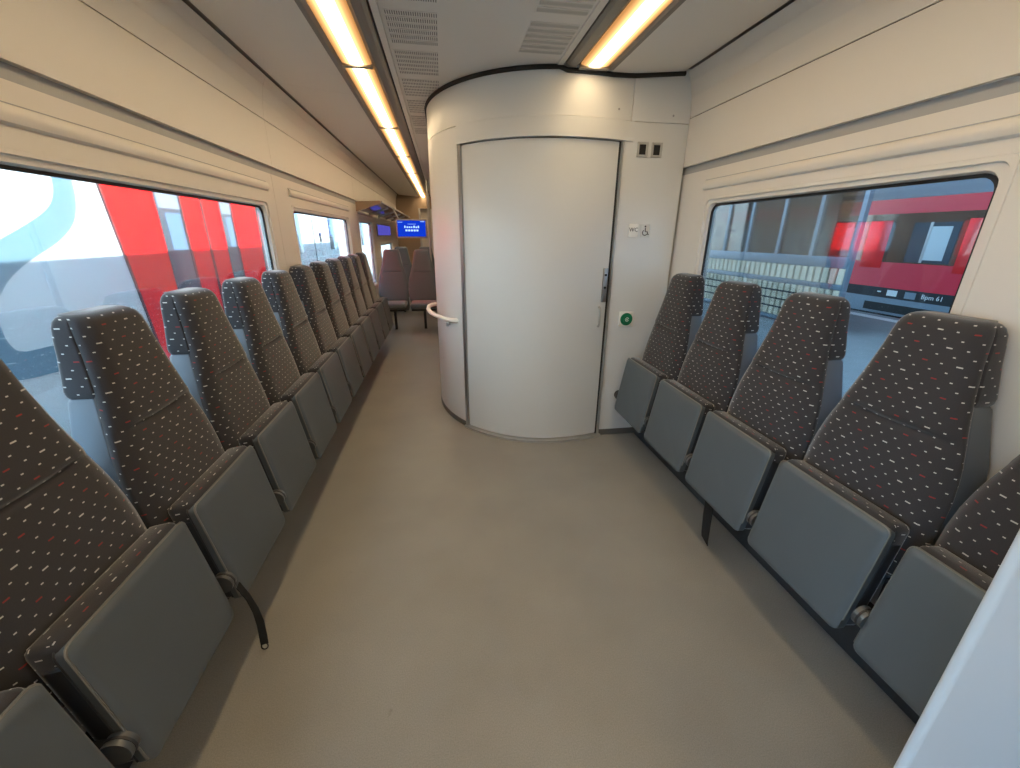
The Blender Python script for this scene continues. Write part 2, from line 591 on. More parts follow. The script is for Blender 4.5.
def side_wall(name, s, y0, y1, joints, windows, doors=()):
    """windows: (glass y0, y1, z0, z1); builds panels round them"""
    W = struct(box(name, (s * 1.43, y0, 1.90), (s * 1.45, y1, 2.56), 'roofx'))
    ys = [y0] + [j for j in joints if y0 < j < y1] + [y1]
    for a, b in zip(ys[:-1], ys[1:]):
        prism('locker_panel', [(s * XL, 1.917), (s * XL, 2.188), (s * 1.43, 2.188), (s * 1.43, 1.917)], 'y', a + .0015, b - .0015, 'locker', W)
        prism('locker_panel', [(s * XL, 2.193), (s * 1.336, 2.30), (s * 1.317, 2.38), (s * 1.292, 2.433), (s * 1.43, 2.433), (s * 1.43, 2.193)], 'y', a + .0015, b - .0015, 'locker', W)
    box('joint', (s * 1.352, y0, 2.186), (s * 1.43, y1, 2.195), 'seam', W)
    box('recess_strip', (s * 1.368, y0, 1.872), (s * 1.43, y1, 1.917), 'recess', W)
    # band: header above windows, sill below, piers between
    holes = sorted([(a - .045, b + .045, c - .045, d + .045) for a, b, c, d in windows])
    ys2 = [y0]
    for h in holes:
        ys2 += [h[0], h[1]]
    ys2.append(y1)
    for i in range(0, len(ys2), 2):           # piers (split at joints)
        a, b = ys2[i], ys2[i + 1]
        if b - a < .01:
            continue
        cuts = [a] + [j for j in joints if a + .02 < j < b - .02] + [b]
        for p, q in zip(cuts[:-1], cuts[1:]):
            box('pier_panel', (s * XB, p + (.0015 if p != a else 0), 0.0), (s * 1.43, q - (.0015 if q != b else 0), 1.872), 'wall', W)
    for h in holes:
        box('header_panel', (s * XB, h[0], h[3]), (s * 1.43, h[1], 1.872), 'wall', W)
        box('sill_panel', (s * XB, h[0], 0.0), (s * 1.43, h[1], h[2]), 'wall', W)
        # roller-blind bulge with a fine seam above it
        e0, e1 = h[0] - .03, h[1] + .03
        tz, bz = 1.812, 1.757
        box('blind_seam', (s * (XB - .0015), e0, tz), (s * XB, e1, tz + .003), 'recess', W)
        prism('blind_bulge', [(s * XB, tz), (s * (XB - .010), tz - .004), (s * (XB - .017), tz - .018), (s * (XB - .018), tz - .034), (s * (XB - .012), tz - .048), (s * XB, bz)], 'y', e0, e1, 'wall', W, sm=True)
    return W


def window(name, s, y0, y1, z0, z1, sash=None):
    w = struct(empty(name, (s * XG, (y0 + y1) / 2, z0)))
    cy, cz = (y0 + y1) / 2, z0

    def L(d, r):
        return [(p[0] - cy, p[1] - cz) for p in rrect(y0 - d, y1 + d, z0 - d, z1 + d, r)]
    X = lambda x: s * (x - XG)
    ring_loft('window_frame', [(X(XB + .002), L(.052, .02)), (X(XB - .004), L(.050, .02)), (X(XB - .004), L(.036, .03)), (X(XB + .006), L(.033, .035)), (X(XB + .006), L(.016, .045)), (X(XG - .004), L(.010, .05)), (X(XG + .03), L(.010, .05))], 'wall', w)
    ring_loft('gasket', [(X(XG - .005), L(.012, .06)), (X(XG - .005), L(-.001, .045)), (X(XG + .004), L(-.001, .045)), (X(XG + .004), L(.012, .06)), (X(XG - .005), L(.012, .06))], 'black', w)
    pl = L(.004, .05)
    prism('pane', pl, 'x', X(XG), X(XG + .006), 'glass', w)
    return w


WL = [(0.62, 3.11, .80, 1.65), (3.665, 5.63, .80, 1.65), (6.34, 7.42, .74, 1.65), (8.25, 10.1, .80, 1.30), (-1.85, -.25, .30, 1.78)]  # last opening, unseen behind the camera, enlarged to let in sky light
WR = [(1.092, 2.455, .80, 1.665), (-1.85, -.25, .30, 1.78)]  # rear opening out of view, also enlarged for more daylight
side_wall('wall_left', -1, Y0, Y1, [0.45, 3.30, 6.05, 7.85], WL)
side_wall('wall_right', 1, Y0, Y1, [0.30, 2.80, 5.8], WR)
for i, (a, b, c, d) in enumerate(WL):
    window('window_%d' % (i + 1), -1, a, b, c, d)
for i, (a, b, c, d) in enumerate(WR):
    window('window_%d' % (i + 6), 1, a, b, c, d)
for nm, s in (('baseboard_left', -1), ('baseboard_right', 1)):
    struct(box(nm, (s * 1.22, Y0 + .01, 0.001), (s * 1.358, (6.1 if s < 0 else YP - .02), .16), 'steel'))
struct(box('wall_rear', (-1.44, Y0 - .06, 0), (1.44, Y0, 2.56), 'wall'))

# partition by the right seats
pt_ = box('partition', (.478, .306, 0.003), (1.355, .322, 1.25), 'partition', None, bev=.006, seg=3)
tag(pt_, 'pale grey upright draught screen beside the folded seat row under the window', 'partition')

# ------------------------------------------------------------------ toilet cubicle
def front_y(x):
    if x <= .56:
        k = min(1, abs((x - .56) / .87)); return 3.75 - 1.03 * math.sqrt(max(0, 1 - k * k))
    if x <= .93:
        k = (x - .56) / 1.15; return 3.75 - 1.03 * math.sqrt(1 - k * k)
    return YP


def plan(x0, x1, n=28):
    """plan points from x0 to x1 (left to right); dense near the tangent"""
    if x0 <= -.31:
        pts = []
        a0, a1 = math.pi, math.pi * 1.5
        for k in range(33):
            a = a0 + (a1 - a0) * k / 32
            x = .56 + .87 * math.cos(a)
            if x <= min(x1, .56):
                pts.append((x, 3.75 + 1.03 * math.sin(a)))
        xs = max(.56, pts[-1][0])
        if x1 < .56:
            pts.append((x1, front_y(x1)))
            return pts
        pts += [(xs + (x1 - xs) * k / 8, front_y(xs + (x1 - xs) * k / 8)) for k in range(1, 9)]
        return pts
    return [(x0 + (x1 - x0) * k / n, front_y(x0 + (x1 - x0) * k / n)) for k in range(n + 1)]


YE = 5.8
toilet = struct(curve_panel('wall_toilet', [(-.30 + .03, YE), (-.27, 3.76)] + [(p[0] + .03, p[1] + .05) for p in plan(-.31, .93)][2:] + [(1.34, YP + .05)], 0.0, 2.50, .02, 'recess'))
XD0, XD1 = -.085, .893                  # door opening
curve_panel('side_panel', [(-.31, YE), (-.31, 4.6), (-.31, 3.80)] + plan(-.31, XD0 - .022), .045, 2.157, .025, 'module', toilet)
curve_panel('wall_panel', [(.918, YP), (1.343, YP)], .045, 2.157, .025, 'module', toilet)
curve_panel('upper_panel', [(-.31, YE), (-.31, 4.6), (-.31, 3.80)] + plan(-.31, .955), 2.161, 2.475, .025, 'module', toilet)
curve_panel('upper_panel', [(.958, YP), (1.343, YP)], 2.161, 2.475, .025, 'module', toilet)
curve_panel('door_header', plan(XD0 - .02, .978), 2.052, 2.157, .025, 'module', toilet, off=.012)
curve_panel('base_trim', [(-.31, YE), (-.31, 3.80)] + plan(-.31, XD0 - .02), .002, .043, .02, 'trimgrey', toilet, off=.004)
curve_panel('base_trim', [(.918, YP), (1.343, YP)], .002, .05, .02, 'trimgrey', toilet, off=.004)
curve_panel('threshold', plan(XD0 - .02, .925), .001, .018, .05, 'alu', toilet, off=.022)
curve_panel('door_jamb', plan(XD0 - .020, XD0 - .002, 2), .018, 2.05, .03, 'metal', toilet, off=.006)
curve_panel('door_jamb', plan(.908, .918, 2), .018, 2.05, .03, 'alu', toilet, off=.006)
curve_panel('joint', plan(XD1 + .001, .908, 2), .018, 2.05, .03, 'black', toilet, off=-.012)
# dark trim between the cubicle and the ceiling
def ceil_z(x):
    ax = abs(x)
    return 2.405 if ax < .5 else (2.39 if ax < .79 else 2.388 + (ax - .785) * .088)
tp = [(-.31, YE), (-.31, 4.8), (-.31, 3.80)] + plan(-.31, .955) + [(.97, YP), (1.1, YP), (1.27, YP)]
tube('ceiling_trim', [(p[0], p[1] - .008, ceil_z(p[0]) - .010) for p in tp], .013, 'black', toilet, seg=8)
struct(box('wall_toilet_rear', (-.31, YE, 0), (1.36, YE + .05, 2.49), 'module'))

door = struct(empty('door_1', (XD1, front_y(XD1), 0)))
DO = Vector((XD1, front_y(XD1), 0))
def rel(pts): return [(p[0] - DO.x, p[1] - DO.y) for p in pts]
dpts = plan(XD0, XD1, 36)
curve_panel('door_leaf', rel([(p[0], p[1] + .014) for p in dpts]), .025, 2.045, .03, 'door', door)
# lock plate and pull
lk = box('lock_plate', (-.028, -.001, 1.055), (.004, .016, 1.285), 'metal', door, bev=.003, loc=(0 - .016, -.010, 0))
for z in (1.155, 1.24):
    disc('keyhole', (-.012, -.008, z), .008, .009, 'y', 'black', lk, seg=12)
hp = tube('pull_handle', [(0, .018, .88), (0, -.012, .885), (0, -.022, .90), (0, -.022, 1.00), (0, -.012, 1.015), (0, .018, 1.02)], .007, 'alu', door, loc=(-.052, -.004, 0))

# signs and devices on the cubicle wall
yw = YP - .0005
def wall_thing(name, x, z, label, cat):
    return tag(empty(name, (x, yw, z)), label, cat)
for x, lab in ((1.056, 'small framed dark indicator lamp above the WC sign'), (1.152, 'small framed dark indicator lamp nearest the window wall lockers')):
    t = wall_thing('indicator_lamp', x - .01, 1.965, lab, 'indicator lamp')
    t['group'] = 'indicator lamps on the toilet wall'
    multibox('frame', [((-.036, -.010, 0), (-.022, 0, .085)), ((.022, -.010, 0), (.036, 0, .085)), ((-.022, -.010, 0), (.022, 0, .014)), ((-.022, -.010, .071), (.022, 0, .085))], 'alu', t, bev=.002)
    box('lens', (-.022, -.005, .014), (.022, 0, .071), 'black', t)
t = wall_thing('toilet_sign', 1.041, 1.485, 'small white WC sign plate beside the toilet door', 'sign')
box('plate', (-.033, -.005, 0), (.033, 0, .085), 'white', t, bev=.004)
MW = Matrix.Translation((0, -.006, .047)) @ Matrix.Rotation(math.pi / 2, 4, 'X')
text_mesh('lettering', 'WC', .036, 'glyph', t, MW)
t = wall_thing('wheelchair_sign', 1.128, 1.485, 'small pale wheelchair symbol plate beside the white WC sign', 'sign')
box('plate', (-.034, -.004, 0), (.034, 0, .085), 'module', t, bev=.004)
arc = [(.017 * math.cos(math.radians(a)) - .004, -.006, .030 + .017 * math.sin(math.radians(a))) for a in range(120, 345, 15)]
sy = tube('symbol', arc, .0027, 'glyph', t, seg=6)
tube('symbol', [(-.004, -.006, .060), (-.002, -.006, .036), (.012, -.006, .036), (.019, -.006, .018), (.024, -.006, .019)], .003, 'glyph', t, seg=6)
disc('symbol', (-.004, -.0035, .069), .0055, -.003, 'y', 'glyph', t, seg=12)
t = wall_thing('door_button', 1.050, .880, 'round green push button on a white plate beside the toilet door', 'button')
box('plate', (-.053, -.016, -.004), (.053, 0, .104), 'white', t, bev=.005)
disc('bezel', (0, -.016, .05), .045, -.006, 'y', 'green', t)
disc('button', (0, -.022, .05), .026, -.008, 'y', 'green', t)
ring = [(.013 * math.cos(a), -.031, .05 + .013 * math.sin(a)) for a in [math.radians(v) for v in range(20, 341, 20)]]
tube('symbol', ring, .0022, 'white', t, seg=6)
box('symbol', (-.004, -.032, .044), (.004, -.030, .056), 'white', t)
for x, z, r in ((.862, 2.215, .006), (.925, 2.20, .017), (1.23, 2.20, .006)):
    disc('screw_cap', (x, front_y(x) + .002, z), r, -.004, 'y', 'recess' if r < .01 else 'module', toilet, seg=14)
# grab rail on the curved side
t = tag(empty('grab_rail', (-.20, 3.38, .86)), 'pale curved grab rail fixed to the rounded toilet wall', 'grab rail')
gp = [(-.318, 3.80, .90), (-.352, 3.77, .90), (-.376, 3.70, .898), (-.380, 3.58, .892), (-.358, 3.46, .885), (-.312, 3.345, .878), (-.240, 3.225, .872), (-.185, 3.165, .870), (-.145, 3.155, .870), (-.122, 3.178, .870)]
tube('bar', [(p[0] + .20, p[1] - 3.38, p[2] - .86) for p in gp], .0175, 'white', t, seg=12)
tube('mounting', [(-.02, -.065, -.035), (-.005, -.135, -.035), (-.005, -.14, .0)], .007, 'metal', t, seg=8)
box('mounting', (-.035, -.10, -.06), (.0, -.06, -.03), 'metal', t, bev=.004)


# ------------------------------------------------------------------ folding seats
def rr_ring(w, df, db, rf, rb, n=5):
    """rounded cross-section (x depth, y lateral): front df, back db; start at back centre, go round"""
    out = []
    for cx, cy, r, a0 in ((df - rf, w - rf, rf, 0), (db + rb, w - rb, rb, 90), (db + rb, -w + rb, rb, 180), (df - rf, -w + rf, rf, 270)):
        for k in range(n + 1):
            a = math.radians(a0 + 90 * k / n)
            out.append((cx + r * math.cos(a), cy + r * math.sin(a)))
    return out


def loft(name, secs, m, parent, cap=True):
    """secs: (z, w, df, db, rf, rb)"""
    vs, uv, fs = [], [], []
    n = None
    for z, w, df, db, rf, rb in secs:
        L = rr_ring(w, df, db, rf, rb)
        n = len(L)
        u = 0.0
        # lateral UV: y on the front, wraps with depth on the sides
        for (x, y) in L:
            vs.append((x, y, z))
            uv.append((y + (df - x) * (1 if y > 0 else -1), z))
    for i in range(len(secs) - 1):
        for k in range(n):
            fs.append((i * n + k, i * n + (k + 1) % n, (i + 1) * n + (k + 1) % n, (i + 1) * n + k))
    fs.append(tuple(range(n))[::-1]); fs.append(tuple((len(secs) - 1) * n + k for k in range(n)))
    return mesh_obj(name, vs, fs, m, parent, sm=True, uv=uv, ang=50)


def wz(z):
    T = [(.45, .236), (.70, .238), (.78, .232), (.85, .217), (.92, .197), (.98, .179), (1.05, .161), (1.15, .140), (1.26, .124)]
    for (a, b), (c, d) in zip(T[:-1], T[1:]):
        if z <= c:
            return b + (d - b) * (z - a) / (c - a)
    return T[-1][1]


def dfz(z):
    return .225 + (.105 - .225) * (z - .5) / .76


def cushion_face(name, parent, zs, inset, th, m, crease=None):
    """upholstered front: grid across the width and height, with a thin rolled edge"""
    NY = 15
    vs, uv, fs = [], [], []
    for z in zs:
        w = wz(z) - inset.get(z, 0) * .8 - .002
        d0 = dfz(z) - inset.get(z, 0)
        ring = [(d0 - th, -w + .012), (d0 - th * .55, -w)]
        for k in range(NY):
            q = -1 + 2 * k / (NY - 1)
            y = q * (w - .004)
            edge = max(0, (abs(q) - .78) / .22)
            x = d0 + .006 * (1 - q * q) - .020 * edge ** 2
            if crease:
                g = math.exp(-((z - crease - .012 * q * q) / .008) ** 2) * max(0, 1 - (abs(q) / .82) ** 4)
                x -= .011 * g
                if z > crease:
                    x += .006 * min(1, (z - crease) / .02)
            ring.append((x, y))
        ring += [(d0 - th * .55, w), (d0 - th, w - .012)]
        acc, A_ = 0.0, [0.0]
        for k in range(1, len(ring)):
            acc += math.hypot(ring[k][0] - ring[k - 1][0], ring[k][1] - ring[k - 1][1]); A_.append(acc)
        for (x, y), u in zip(ring, A_):
            vs.append((x, y, z)); uv.append((u - acc / 2, z))
    n = NY + 4
    for i in range(len(zs) - 1):
        for k in range(n):
            fs.append((i * n + k, i * n + (k + 1) % n, (i + 1) * n + (k + 1) % n, (i + 1) * n + k))
    fs.append(tuple(range(n))[::-1]); fs.append(tuple((len(zs) - 1) * n + k for k in range(n)))
    return mesh_obj(name, vs, fs, m, parent, sm=True, uv=uv, ang=60)


def seat_back(t, fab):
    zs = [.46, .468, .48, .52, .58, .64, .70, .76, .82, .86, .89, .905, .913, .919, .925, .931, .937, .945, .96, .98, 1.01, 1.05, 1.10, 1.15, 1.20, 1.23, 1.248, 1.259, 1.265, 1.268]
    ins = {.46: .022, .468: .008, 1.23: .001, 1.248: .006, 1.259: .014, 1.265: .024, 1.268: .036}
    cushion_face('backrest', t, zs, ins, .052, fab, .925)
    secs = []
    for z in (1.03, 1.04, 1.055, 1.10, 1.15, 1.20, 1.235, 1.252, 1.262, 1.266):
        e = {1.03: .012, 1.04: .004, 1.235: .002, 1.252: .008, 1.262: .018, 1.266: .03}.get(z, 0)
        secs.append((z, wz(z) - .003 - e * .9, dfz(z) - .040, .012 + e * .4, .006, .020))
    loft('headrest_cover', secs, fab, t)
    secs = []
    for z in (.30, .32, .46, .60, .74, .86, .95, 1.02, 1.045):
        d = dfz(max(z, .46)); w = wz(max(z, .45))
        e = {.30: .01, 1.045: .012}.get(z, 0)
        secs.append((z, w - .012 - e, d - .046 - e, .012 + e, .010, .02))
    loft('back_shell', secs, 'shell', t)


def make_seat():
    t = empty('folding_seat')
    seat_back(t, 'fabric')
    # folded pan: local slab, tilted about the lateral axis
    tilt = math.atan2(.065, .395)
    pan = empty('seat_pan', (.376, 0, .272), t)
    pan.rotation_euler = (0, -tilt, 0)
    W, H = .212, .402
    # in pan frame: x = outwards (aisle), z = up along the pan
    cu = box('cushion', (-.100, -W + .004, .008), (-.016, W - .004, H + .012), 'fabric', None, bev=.02, seg=3, uv=True)
    cu.parent = pan
    pf = rrect(-W, W, 0, H, .022, 4)
    pf2 = rrect(-W + .008, W - .008, .008, H - .008, .018, 4)
    n = len(pf)
    vs = [(-.034, p[0], p[1]) for p in pf] + [(-.006, p[0], p[1]) for p in pf] + [(0, p[0], p[1]) for p in pf2] + [(.0015, p[0] * .93, H / 2 + (p[1] - H / 2) * .93) for p in pf2]
    fs = [tuple(range(n))[::-1]] + [(a * n + k, a * n + (k + 1) % n, (a + 1) * n + (k + 1) % n, (a + 1) * n + k) for a in (0, 1, 2) for k in range(n)] + [tuple(3 * n + k for k in range(n))]
    mesh_obj('underside_panel', vs, fs, 'vinyl', pan, sm=True, ang=30)
    # piping along the top and down both sides
    q = [p for p in rrect(-W - .001, W + .001, -.001, H + .001, .022, 4)]
    top = q[22:] + q[:8]
    path = [(-.010, W + .0005, .05)] + [(-.010, a, b) for a, b in q[1:11]] + [(-.010, -W - .0005, .05)]
    tube('piping', path, .0035, 'piping', pan, seg=6)
    path = [(-.034, W - .003, .05)] + [(-.034, a * .993, b) for a, b in q[1:11]] + [(-.034, -W + .003, .05)]
    tube('piping', path, .003, 'vdark', pan, seg=6)
    box('side_trim', (-.075, -W - .001, .03), (-.036, -W + .012, H - .05), 'vdark', pan, bev=.004)
    box('side_trim', (-.075, W - .012, .03), (-.036, W + .001, H - .05), 'vdark', pan, bev=.004)
    # hinge on one side
    hy = -.228
    hg = tube('hinge', [(.335, hy - .016, .372), (.335, hy + .0145, .372)], .034, 'hinge', t, seg=18)
    tube('hinge_band', [(0.335, hy - .003, .372), (.335, hy + .003, .372)], .0355, 'steel', hg, seg=18)
    box('hinge_arm', (.12, hy - .010, .335), (.335, hy + .010, .395), 'steel', t, bev=.004)
    # carrying frame
    multibox('seat_frame', [((.012, -.225, .33), (.16, .215, .45)), ((.15, -.225, .30), (.20, -.19, .44)), ((.15, .18, .30), (.20, .215, .44))], 'steel', t)
    return t


XW = 1.358
seat0 = make_seat()
ORD = ['first', 'second', 'third', 'fourth', 'fifth', 'sixth', 'seventh', 'eighth', 'ninth', 'tenth', 'eleventh', 'twelfth', 'thirteenth']
for i in range(-1, 11):
    o = seat0 if i == -1 else copy_tree(seat0)
    o.location = (-XW, .958 + .484 * i, 0)
    k = 10 - i
    tag(o, 'folded dark dashed seat, %s counted from the upright grey seats' % ORD[k], 'seat', 'folded seats along the long row')
for i in range(5):
    o = copy_tree(seat0)
    o.location = (XW, .539 + .48 * i, 0)
    o.rotation_euler = (0, 0, math.pi)
    k = 4 - i
    tag(o, 'folded dark dashed seat, %s counted from the toilet wall' % ORD[k], 'seat', 'folded seats along the short row')

# straps
t = tag(empty('belt_strap', (-.972, 1.25, 0)), 'black strap with a ring end hanging to the floor between two folded seats', 'strap')
def ribbon(name, pts, w, th, m, parent):
    vs, fs = [], []
    for p, wv in pts:
        p = Vector(p); d = Vector(wv).normalized() * w / 2
        nrm = Vector((th / 2, 0, 0))
        vs += [p - d - nrm, p + d - nrm, p + d + nrm, p - d + nrm]
    for i in range(len(pts) - 1):
        for k in range(4):
            fs.append((i * 4 + k, i * 4 + (k + 1) % 4, i * 4 + 4 + (k + 1) % 4, i * 4 + 4 + k))
    e = (len(pts) - 1) * 4
    fs += [(0, 3, 2, 1), (e, e + 1, e + 2, e + 3)]
    return mesh_obj(name, vs, fs, m, parent, sm=True)
ribbon('webbing', [((-.005, -.045, .36), (0, 1, .2)), ((.012, -.040, .30), (0, 1, .2)), ((.016, -.025, .22), (.3, 1, 0)), ((.010, -.008, .14), (.6, .8, 0)), ((.004, -.002, .07), (1, .4, 0)), ((0, 0, .022), (1, .2, 0))], .024, .003, 'strap', t)
tube('ring', [(.012 * math.cos(math.radians(a)), .004 * math.sin(math.radians(a)) - .002, .015 + .011 * math.sin(math.radians(a))) for a in range(90, 451, 24)], .0024, 'strap', t, seg=6)
t = tag(empty('belt_strap', (1.04, 1.55, 0)), 'short black strap hanging below a folded seat of the short row', 'strap')
ribbon('webbing', [((0, .005, .262), (0, 1, 0)), ((-.003, .0, .22), (0, 1, .1)), ((-.008, -.01, .14), (0, 1, .1)), ((-.012, -.025, .045), (.1, 1, .1)), ((-.010, -.028, .02), (.1, 1, .2))], .065, .003, 'strap', t)


# ------------------------------------------------------------------ far end of the car
def fixed_seat():
    t = empty('train_seat')
    seat_back(t, 'fabric2')
    box('cushion', (.14, -.205, .385), (.60, .205, .475), 'fabric2', t, bev=.03, seg=3, uv=True)
    box('cushion_base', (.16, -.19, .35), (.56, .19, .384), 'steel', t, bev=.01)
    box('front_edge', (.585, -.19, .40), (.607, .19, .465), 'vinyl', t, bev=.008)
    box('leg', (.22, -.02, 0.002), (.26, .02, .35), 'steel', t)
    return t


f0 = fixed_seat()
fx = [(-1.06, 7.08), (-.578, 7.08), (-1.06, 8.75), (-.578, 8.75)]
labs = ['grey upright passenger seat next to the window below the blue screen', 'grey upright passenger seat on the aisle side below the blue screen',
        'window-side passenger seat in the row behind the pair below the blue screen', 'aisle-side passenger seat in the row behind the pair below the blue screen']
for k, (x, y) in enumerate(fx):
    o = f0 if k == 0 else copy_tree(f0)
    o.location = (x, y + .12, 0)
    o.rotation_euler = (0, 0, -math.pi / 2)
    tag(o, labs[k], 'seat', 'upright seats beyond the toilet')

# luggage rack
t = tag(empty('luggage_rack', (-1.345, 6.1, 1.80)), 'overhead luggage rack with glass shelf and bright front rail along the window wall', 'luggage rack')
prism('end_panel', [(0.002, -.02), (.30, .07), (.345, .10), (.31, .115), (.002, .10)], 'y', 0, .025, 'brown', t)
prism('shelf', [(.02, -.005), (.32, .088), (.32, .096), (.02, .003)], 'y', .025, 5.0, 'twin', t)
tube('front_rail', [(.335, 0, .10), (.335, 5.0, .10)], .014, 'alu', t, seg=8)
for y in (1.0, 2.0, 3.0, 4.0):
    prism('bracket', [(.002, -.03), (.30, .065), (.30, .08), (.002, .0)], 'y', y, y + .03, 'alu', t)
prism('end_panel', [(0.002, -.02), (.30, .07), (.345, .10), (.31, .115), (.002, .10)], 'y', 5.0, 5.025, 'brown', t)

# display
t = tag(empty('display_screen', (-.715, 7.2, 1.44)), 'blue passenger information screen hanging above the upright seats', 'screen')
box('casing', (-.245, 0, 0), (.245, .06, .29), 'recess', t, bev=.012)
box('screen', (-.222, -.003, .025), (.222, .001, .268), 'screen', t)
multibox('text_line', [((-.115 + k * .0355, -.006, .155), (-.115 + k * .0355 + (.026 if k % 3 else .020), -.003, .178 + (.012 if k in (0, 4, 6) else 0))) for k in range(7)], 'screent', t)
multibox('text_line', [((-.10 + k * .043, -.006, .105), (-.10 + k * .043 + .032, -.003, .132)) for k in range(5)], 'screent', t)
multibox('text_line', [((-.06, -.006, .212), (.07, -.003, .216)), ((.14, -.006, .248), (.205, -.003, .256)), ((-.215, -.006, .238), (-.14, -.003, .244))], 'screent', t)
tube('bracket', [(-.19, .045, .27), (-.235, .045, .36), (-.27, .045, .44)], .014, 'alu', t, seg=8)
t = tag(empty('screen_reflection', (-1.36, 8.8, 1.47)), 'painted violet reflection of the blue screen on the window wall under the luggage rack', 'screen')  # glowing violet panel stands in for the display mirrored in dark glass
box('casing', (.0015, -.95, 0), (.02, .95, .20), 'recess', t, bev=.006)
box('screen', (.0195, -.92, .012), (.023, .92, .188), 'purple', t)  # violet glow of the painted reflection, not a second screen
# pole by the aisle
t = tag(empty('grab_pole', (-.46, 8.0, 0)), 'slim bright grab pole by the aisle behind the blue screen', 'grab pole')
tube('pole', [(0, 0, 0.002), (0, 0, 2.40)], .017, 'alu', t, seg=10)
box('foot', (-.03, -.03, .001), (.03, .03, .02), 'alu', t, bev=.006)
t = tag(empty('grab_pole', (-.50, 10.4, 0)), 'slim bright grab pole standing by the far doorway', 'grab pole')
tube('pole', [(0, 0, 0.002), (0, 0, 2.40)], .017, 'alu', t, seg=10)
box('foot', (-.03, -.03, .001), (.03, .03, .02), 'alu', t, bev=.006)
# far bulkhead with a doorway
BK = struct(box('wall_far', (-1.36, 11.42, 0), (-.80, 11.5, 2.49), 'brown'))
box('header_panel', (-.80, 11.42, 2.12), (1.36, 11.5, 2.49), 'brown', BK)
box('wall_panel', (.15, 11.42, 0), (1.36, 11.5, 2.12), 'wall', BK)
box('door_frame', (-.80, 11.40, 0), (-.75, 11.5, 2.12), 'alu', BK)
box('door_frame', (.10, 11.40, 0), (.15, 11.5, 2.12), 'alu', BK)
struct(box('wall_end', (-1.44, Y1, 0), (1.44, Y1 + .06, 2.56), 'wall'))

# ------------------------------------------------------------------ outside
struct(box('track_bed', (-30, -20, -1.1), (1.55, 40, -1.0), 'ballast'))
struct(box('platform', (1.62, -20, -1.0), (7.15, 40, .25), 'conc'))
struct(box('platform_line', (6.72, -20, .25), (6.92, 40, .254), 'paint'))
struct(box('ground', (7.15, -20, -1.1), (40, 40, -1.0), 'ballast'))

# train on the left track
XT = -2.9
A = empty('parked_train', (XT, 4.0, -.9))
tag(A, 'white and red train standing on the next track outside the long seat row', 'train')
def ap(y, z): return (y - 4.0, z + .9)
box('body', (-2.8, -3.7, .5), (0, 26, 4.6), 'twhite', A, bev=.12)  # near end cut short out of view so sky light reaches the windows
box('underframe', (-2.6, -3.5, .05), (-.15, 26, .5), 'tunder', A)
rp = [ap(4.01, 3.5), ap(4.03, 1.84), ap(4.20, .35), ap(4.28, -.35), ap(7.6, -.35), ap(7.6, 3.5)]
prism('red_panel', rp, 'x', 0, .006, 'tred', A)
prism('edge_strip', [ap(3.985, 3.5), ap(4.005, 1.84), ap(4.175, .35), ap(4.25, -.35), ap(4.28, -.35), ap(4.20, .35), ap(4.03, 1.84), ap(4.01, 3.5)], 'x', 0, .009, 'tunder', A)
for a, b in ((4.66, 5.07), (5.86, 6.16)):
    w = box('door_window', (0.004, a - 4, .9 + .55), (.012, b - 4, .9 + 2.6), 'twin', A)
    box('window_blind', (.010, a - 4 + .02, .9 + 1.72), (.014, b - 4 - .03, .9 + 2.5), 'troof', w)
    box('window_edge', (.008, b - 4 - .04, .9 + .55), (.017, b - 4 + .0, .9 + 2.6), 'tunder', w)
    box('painted_reflection', (.010, a - 4 + .10, .9 + 1.33), (.0135, b - 4 - .06, .9 + 1.68), 'tblue', w)  # bluish reflection painted on the glass as a flat patch
for y in (5.44, 6.9):
    box('door_gap', (.004, y - 4, .55), (.010, y - 4 + .05, 3.6), 'tunder', A)
for y in (8.25, 10.9, 12.6, 15):
    w = box('side_window', (0.001, y - 4, .9 + 1.15), (.012, y - 4 + .55, .9 + 2.3), 'twin', A, bev=.004)
box('body_joint', (0, 9.62 - 4, .6), (.006, 9.66 - 4, 4.4), 'tunder', A)
box('handle', (0, 10.05 - 4, .9 + 1.33), (.02, 10.14 - 4, .9 + 1.52), 'tunder', A)
sw = [(3.63, 2.0), (3.607, 1.845), (3.584, 1.755), (3.513, 1.661), (3.365, 1.573), (3.09, 1.45), (2.80, 1.34), (2.60, 1.15), (2.55, 0.9), (2.65, 0.72), (2.835, 0.62), (3.119, 0.586), (4.05, .50), (4.03, .66), (3.237, 0.755), (2.96, 0.775), (2.89, 0.842), (2.881, 0.95), (2.893, 1.051), (2.956, 1.131), (3.042, 1.211), (3.16, 1.284), (3.263, 1.331), (3.495, 1.434), (3.662, 1.549), (3.748, 1.689), (3.777, 1.839), (3.78, 2.0)]
def spline(pts, n=4):
    out = []
    for i in range(len(pts) - 1):
        p0, p1, p2, p3 = pts[max(i - 1, 0)], pts[i], pts[i + 1], pts[min(i + 2, len(pts) - 1)]
        for k in range(n):
            t_ = k / n
            out.append(tuple(.5 * (2 * b + (c - a) * t_ + (2 * a - 5 * b + 4 * c - d) * t_ ** 2 + (3 * b - a - 3 * c + d) * t_ ** 3) for a, b, c, d in zip(p0, p1, p2, p3)))
    out.append(pts[-1])
    return out
outer = sw[0:12]; inner = sw[13:]
prism('swoosh', [ap(*p) for p in spline(outer) + [sw[12]] + spline(inner)], 'x', 0, .004, 'tgrey', A)
tube('barrier_post', [(.35, -.95, .5), (.35, -.95, 1.28)], .02, 'alu', A, seg=8)

